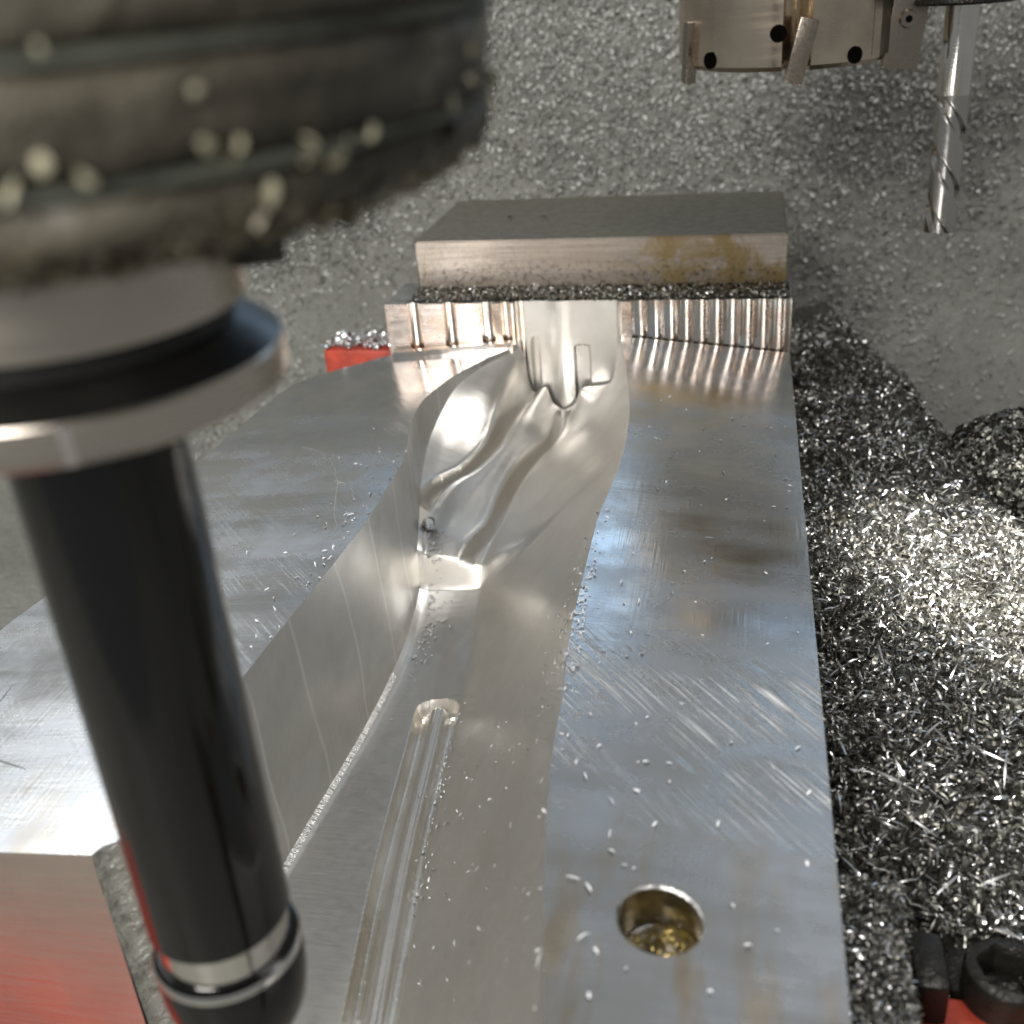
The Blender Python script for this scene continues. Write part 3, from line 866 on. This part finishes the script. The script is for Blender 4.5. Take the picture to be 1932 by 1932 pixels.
for (x, y, n_lab) in ((-.73, 3.42, 'tiny dark chip on the steel jaw top, the left of two'), (-.62, 3.40, 'tiny dark chip on the steel jaw top, the right of two')):
    v, f = chips(np.array([[x, y, JT + .004]]), np.array([[0, 0, 1.]]), np.array([.035]), np.array([.010]), np.array([1.0]), .05, 4)
    o = mesh_obj('metal_chip', v, f.tolist(), M['oily'], angle=180, local=(x, y, JT)); o.location = Vector((x, y, JT)) * U
    tag(o, n_lab, 'metal chip')
# chips floating in the oil
k = 46
ra = HR * .85 * np.sqrt(rng.uniform(0, 1, k)); ta = rng.uniform(0, 2*math.pi, k)
pc = np.stack([HX + ra*np.cos(ta), HY + ra*np.sin(ta), np.full(k, -.088)], 1)
fo = chip_mesh('floating_chips', [(chips(pc, np.tile([0, 0, 1.], (k, 1)), rng.uniform(.005, .014, k), rng.uniform(.002, .005, k), rng.uniform(.2, 1.5, k), .2), 0)], [plain('brassy_wet_chip', (.50, .38, .12), .25, .6, 40, .1, .5)])
tag(fo, 'brassy chip flakes floating on the oil in the drilled hole', 'metal chips', kind='stuff')
# hair-thin curled strands on the left face
def strand(name, pts, r, label):
    P_ = np.array(pts, float); t = np.linspace(0, 1, len(P_)); q = np.linspace(0, 1, 40)
    X_ = pchip(t, P_[:, 0], q); Y_ = pchip(t, P_[:, 1], q); Z_ = crown(X_) + r
    vv_ = []; ff = []
    for i in range(40):
        j = min(i + 1, 39); k = max(i - 1, 0)
        d = np.array([X_[j] - X_[k], Y_[j] - Y_[k]]); d /= np.linalg.norm(d); nn = np.array([-d[1], d[0]])
        rr_ = r * (1 - abs(2*q[i]-1)**3 * .7)
        for a in range(6):
            c_, s_ = math.cos(a*math.pi/3), math.sin(a*math.pi/3)
            vv_.append((X_[i] + nn[0]*c_*rr_, Y_[i] + nn[1]*c_*rr_, Z_[i] + s_*rr_))
    for i in range(39):
        for a in range(6): ff.append((i*6+a, i*6+(a+1) % 6, (i+1)*6+(a+1) % 6, (i+1)*6+a))
    b0 = (float(X_[20]), float(Y_[20]), float(Z_[20]))
    o = mesh_obj(name, vv_, ff, M['chipA'], angle=180, local=b0); o.location = Vector(b0) * U
    return tag(o, label, 'swarf strand')
strand('swarf_strand', [(-1.06, 2.34), (-.98, 2.28), (-.90, 2.14), (-.845, 1.97), (-.80, 1.87)], .0014, 'long thin bright strand curling across the left face')
strand('swarf_strand', [(-.905, 2.13), (-.86, 2.10), (-.82, 2.03)], .0012, 'short thin strand branching beside the long curled one')
strand('swarf_strand', [(-1.22, 1.36), (-1.20, 1.25), (-1.13, 1.17), (-1.05, 1.14)], .0012, 'thin curved strand on the left face beside the black tool holder')

# ------------------------------------------------------------------ spindle, tool holder
AX, AY = -.516, .748
spin = tag(empty('machine_spindle', (AX, AY, .84)), 'grimy dark spindle nose caked with pale chips, out of focus', 'spindle')
SL = (AX, AY, .84)
prof = [(.135, .836), (.17, .838), (.235, .852), (.295, .866), (.322, .876), (.334, .888), (.337, .905), (.329, .908), (.329, .914), (.340, .917), (.344, .962), (.337, .966), (.337, .974), (.347, .978), (.352, 1.3)]
dense = []
for (r0, z0), (r1, z1) in zip(prof, prof[1:]):
    k = max(1, int(math.hypot(r1-r0, z1-z0) / .012))
    dense += [(r0 + (r1-r0)*q/k, z0 + (z1-z0)*q/k) for q in range(k)]
dense.append(prof[-1])
v, f = lathe(dense, AX, AY, 160, False)
v = np.array(v); ang = np.arctan2(v[:, 1] - AY, v[:, 0] - AX)
n_ = fbm(ang * 7 + 20, v[:, 2] * 40, 31, 4); n2_ = fbm(ang * 18 + 20, v[:, 2] * 90, 41, 3)
d = (.012 + .026 * (v[:, 2] < .892)) * n_ + .006 * n2_
v[:, 0] += np.cos(ang) * d; v[:, 1] += np.sin(ang) * d; v[:, 2] += (n2_ * .010 + n_ * .022) * (v[:, 2] < .892)
bodyS = fix_normals(mesh_obj('spindle_nose', v, f, M['grime'], spin, angle=180, local=SL))
for zc, rc in ((.911, .333), (.970, .340)):
    rv, rf = lathe([(rc, zc - .0035), (rc + .0075, zc - .0025), (rc + .0075, zc + .0025), (rc, zc + .0035)], AX, AY, 96, False)
    rg = mesh_obj('seal_ring', rv, rf, plain('pale_green_seal', (.085, .090, .070), .6, 0, 12, .5, .4), spin, local=SL)
# caked chips on the nose
k = 120
aa = rng.uniform(-2.2, .35, k); zc = rng.uniform(.848, 1.06, k)
hot = rng.uniform(0, 1, k) < .5
zc = np.where(hot, rng.choice([.872, .908, .92], k) + rng.normal(0, .008, k), zc)
rc = np.interp(zc, [.838, .852, .866, .876, .888, .92, 1.1], [.16, .235, .295, .322, .334, .339, .348]) + .003
nn = np.stack([np.cos(aa), np.sin(aa), np.where(zc < .87, -.8, .1)], 1); nn /= np.linalg.norm(nn, axis=1)[:, None]
pc = np.stack([AX + rc*np.cos(aa), AY + rc*np.sin(aa), zc], 1)
ck = chip_mesh('caked_chips', [(chips(pc - np.array(SL), nn, rng.uniform(.005, .016, k), rng.uniform(.003, .008, k), rng.uniform(.3, 2.5, k), .5), 0)], [plain('pale_caked_chip', (.52, .48, .33), .5, .3, 30, .2, .55)], spin)
ck['kind'] = 'stuff'
# greasy clumps hanging along the lower rim
k = 420
aa = rng.uniform(-1.3, .75, k); zc = rng.normal(.868, .010, k)
rc = np.interp(zc, [.838, .852, .866, .876, .888, .92], [.16, .235, .295, .322, .334, .339]) - .002
nn = np.stack([np.cos(aa), np.sin(aa), np.full(k, -.6)], 1); nn /= np.linalg.norm(nn, axis=1)[:, None]
cl = fbm(aa * 6 + 9, zc * 60, 77)
pc = np.stack([AX + rc*np.cos(aa), AY + rc*np.sin(aa), zc - np.clip(cl, 0, 1) * .02], 1)
gk = chip_mesh('greasy_clumps', [(chips(pc - np.array(SL), nn, rng.uniform(.008, .028, k), rng.uniform(.006, .016, k), rng.uniform(.6, 2.8, k), .9), 0)], [plain('greasy_chip_clump', (.20, .17, .11), .45, .2, 25, .5, .35)], spin)
gk['kind'] = 'stuff'
# drive key between spindle and flange
bm = box_bm(-.022, .016, -.013, .013, .792, .86, .005)
ka = math.radians(24)
for v in bm.verts:
    x, y = v.co.x + .158, v.co.y
    v.co.x = AX + x*math.cos(ka) - y*math.sin(ka); v.co.y = AY + x*math.sin(ka) + y*math.cos(ka)
bm_obj('drive_key', bm, plain('grimy_drive_key', (.07, .066, .05), .45, .4), spin, local=SL)

hold = tag(empty('tool_holder', (AX, AY, 0.0)), 'black cylindrical tool holder with bright steel flange hanging at left', 'tool holder')
HL = (AX, AY, 0.0)
def lp(name, prof, mat, parent=hold, cx=AX, cy=AY, n=96, loc=HL, ends=True, angle=30):
    v, f = lathe(prof, cx, cy, n, ends)
    return fix_normals(mesh_obj(name, v, f, mat, parent, angle=angle, local=loc))
lp('upper_ring', [(.10, .7722), (.134, .7722), (.139, .7762), (.139, .836), (.135, .841), (.10, .841)], M['flange'])
lp('flange_groove', [(.10, .7407), (.1608, .7407), (.1608, .7413), (.143, .7545), (.128, .7590), (.128, .7725), (.10, .7725)], M['groove'])
fl = lp('flange', [(.06, .7085), (.155, .7085), (.161, .7095), (.163, .7115), (.163, .7385), (.1615, .741), (.10, .741)], M['flange'])
# index notch on the flange, its highlight put in as a pale bar
na = math.radians(-62)
bm = box_bm(.158, .1642, -.0045, .0045, .7105, .7400, .0016)
for v in bm.verts:
    x, y = v.co.x, v.co.y
    v.co.x = AX + x*math.cos(na) - y*math.sin(na); v.co.y = AY + x*math.sin(na) + y*math.cos(na)
o = bm_obj('index_mark', bm, metal('index_notch_highlight', (.9, .82, .76), .2, .02), fl, local=(0, 0, 0)); 
o.data.transform(Matrix.Translation(-Vector(HL) * U))
lp('shank', [(.05, .138), (.069, .138), (.0725, .143), (.0725, .70), (.074, .7087), (.05, .7087)], M['black'])
lp('neck', [(.04, .098), (.0675, .098), (.0675, .1385), (.04, .1385)], M['steel'])
lp('clamp_nut', [(.03, -.03), (.046, -.028), (.060, -.012), (.070, .012), (.0755, .045), (.0770, .092), (.0750, .098), (.070, .1005), (.0660, .1005)], M['black'])
lp('nut_collar', [(.0772, .0895), (.0776, .0925), (.0768, .0955), (.0752, .0985)], M['steel'], ends=False)

# ------------------------------------------------------------------ tools waiting in the magazine
# indexable face mill
FX0, FY0, FZ0, FR = .085, 3.27, .685, .285
mill = tag(empty('face_mill', (FX0, FY0, FZ0)), 'bronze-coloured face mill with carbide inserts hanging at the top', 'milling cutter')
FL = (FX0, FY0, FZ0)
def rad(deg):
    """outline of the cutter body, deg measured from the side facing the photo, + to the right"""
    q = (deg + 3) % 60 - 3
    return q
plan = []
for deg in np.arange(-180, 180, 1.0):
    q = (deg - 4) % 54.0            # pockets repeat
    r_ = 1.0
    if q < 6: r_ = .86 + .02 * q    # seat of the insert
    if q > 46: r_ = .80 + .06 * (54 - q) / 8
    if -66 < deg < -40: r_ = math.cos(math.radians(13)) / math.cos(math.radians(deg + 53))   # a plain ground flat
    plan.append((deg, FR * r_))
n = len(plan)
levels = [(-.008, .95), (.004, 1.0), (.165, 1.0), (.18, .95)]
v = []; f = []
for z, s in levels:
    for deg, r_ in plan:
        a = math.radians(deg - 90)
        v.append((FX0 + r_*s*math.cos(a), FY0 + r_*s*math.sin(a), FZ0 + z))
for i in range(len(levels) - 1):
    for j in range(n):
        k_ = (j+1) % n
        f.append((i*n+j, i*n+k_, (i+1)*n+k_, (i+1)*n+j))
f.append(tuple(range(n - 1, -1, -1))); f.append(tuple(range((len(levels)-1)*n, len(levels)*n)))
mb = fix_normals(mesh_obj('cutter_body', v, f, M['mill'], mill, angle=25, local=FL))
lp('arbor', [(.05, .86), (.12, .862), (.12, 1.05), (.16, 1.06), (.16, 1.12), (.05, 1.12)], M['oily'], mill, FX0, FY0, 48, FL)
def on_mill(name, deg, z, w, h, t, mat, lean=0.0, out=0.0, parent=mill, yaw=0.0):
    bm = box_bm(-w/2, w/2, -t/2, t/2, -h/2, h/2, min(w, h, t)*.12)
    mtx = (Matrix.Translation((FX0, FY0, FZ0 + z)) @ Matrix.Rotation(math.radians(deg), 4, 'Z') @ Matrix.Translation((0, -(FR + out), 0))
           @ Matrix.Rotation(math.radians(yaw), 4, 'Z') @ Matrix.Rotation(math.radians(lean), 4, 'Y'))
    bm.transform(mtx)
    return bm_obj(name, bm, mat, parent, local=FL)
def disc_on(name, deg, z, r0, mat, out, depth=.012, parent=mill, seg=28):
    bm = bmesh.new()
    bmesh.ops.create_cone(bm, cap_ends=True, segments=seg, radius1=r0, radius2=r0, depth=depth)
    bm.transform(Matrix.Translation((FX0, FY0, FZ0 + z)) @ Matrix.Rotation(math.radians(deg), 4, 'Z') @ Matrix.Translation((0, -(FR + out), 0)) @ Matrix.Rotation(math.radians(90), 4, 'X'))
    return bm_obj(name, bm, mat, parent, local=FL)
on_mill('carbide_insert', 5, .038, .046, .150, .030, M['insert'], lean=14, out=.000)
on_mill('carbide_insert', 66, .050, .090, .165, .024, M['insert'], lean=6, out=.022, yaw=-52)
on_mill('carbide_insert', -62, .035, .030, .150, .030, M['insert'], lean=6, out=-.002)
bm = bmesh.new(); bmesh.ops.create_cone(bm, cap_ends=True, segments=24, radius1=.023, radius2=.019, depth=.012)
bm.transform(Matrix.Translation((FX0, FY0, FZ0 + .085)) @ Matrix.Rotation(math.radians(66), 4, 'Z') @ Matrix.Translation((0, -(FR + .022), 0)) @ Matrix.Rotation(math.radians(-52), 4, 'Z') @ Matrix.Translation((0, -.016, 0)) @ Matrix.Rotation(math.radians(90), 4, 'X'))
scw = bm_obj('insert_screw', bm, M['insert'], mill, local=FL)
bm = bmesh.new(); bmesh.ops.create_cone(bm, cap_ends=True, segments=6, radius1=.009, radius2=.009, depth=.004)
bm.transform(Matrix.Translation((FX0, FY0, FZ0 + .085)) @ Matrix.Rotation(math.radians(66), 4, 'Z') @ Matrix.Translation((0, -(FR + .022), 0)) @ Matrix.Rotation(math.radians(-52), 4, 'Z') @ Matrix.Translation((0, -.0225, 0)) @ Matrix.Rotation(math.radians(90), 4, 'X'))
bm_obj('screw_socket', bm, M['hole'], scw, local=FL)  # flat black piece painted as the shade inside the socket
for deg, z in ((-6, .080), (-43, .020), (33, .018)):
    rim = disc_on('coolant_hole', deg, z, .020, M['hole'], .0005, .006)  # flat black disc, the shaded depth of the hole painted on
on_mill('gullet_face', 51, .085, .075, .15, .02, M['milldark'], out=-.012)

# fluted end mill
EX, EY = .505, 3.2
em = tag(empty('end_mill', (EX, EY, .228)), 'slim two-flute end mill hanging at the upper right', 'end mill')
EL = (EX, EY, .228)
nz, na_ = 140, 72
v = []; f = []
for i in range(nz):
    z = .228 + .40 * i / (nz - 1)
    tw = -(z - .228) / .40 * 2 * math.pi * 1.35
    blend = min(1, max(0, (.60 - z) / .07))
    for j in range(na_):
        a = 2*math.pi*j/na_
        m = min(1, max(0, (abs(math.cos(a)) - .35) / .18)); m = m*m*(3 - 2*m)
        r_ = .0405 * ((1 - blend) + blend * (.70 + .30 * m))
        v.append((EX + r_*math.cos(a + tw), EY + r_*math.sin(a + tw), z))
for i in range(nz - 1):
    for j in range(na_):
        k_ = (j+1) % na_; f.append((i*na_+j, i*na_+k_, (i+1)*na_+k_, (i+1)*na_+j))
f.append(tuple(range(na_ - 1, -1, -1)))
fix_normals(mesh_obj('flutes', v, f, M['carbide'], em, angle=40, local=EL))
lp('shank', [(.03, .575), (.040, .578), (.0415, .582), (.0415, .80), (.03, .80)], M['steel'], em, EX, EY, 48, EL)
lp('collet_nut', [(.05, .797), (.135, .797), (.142, .803), (.142, .90), (.05, .90)], M['oily'], em, EX, EY, 64, EL)
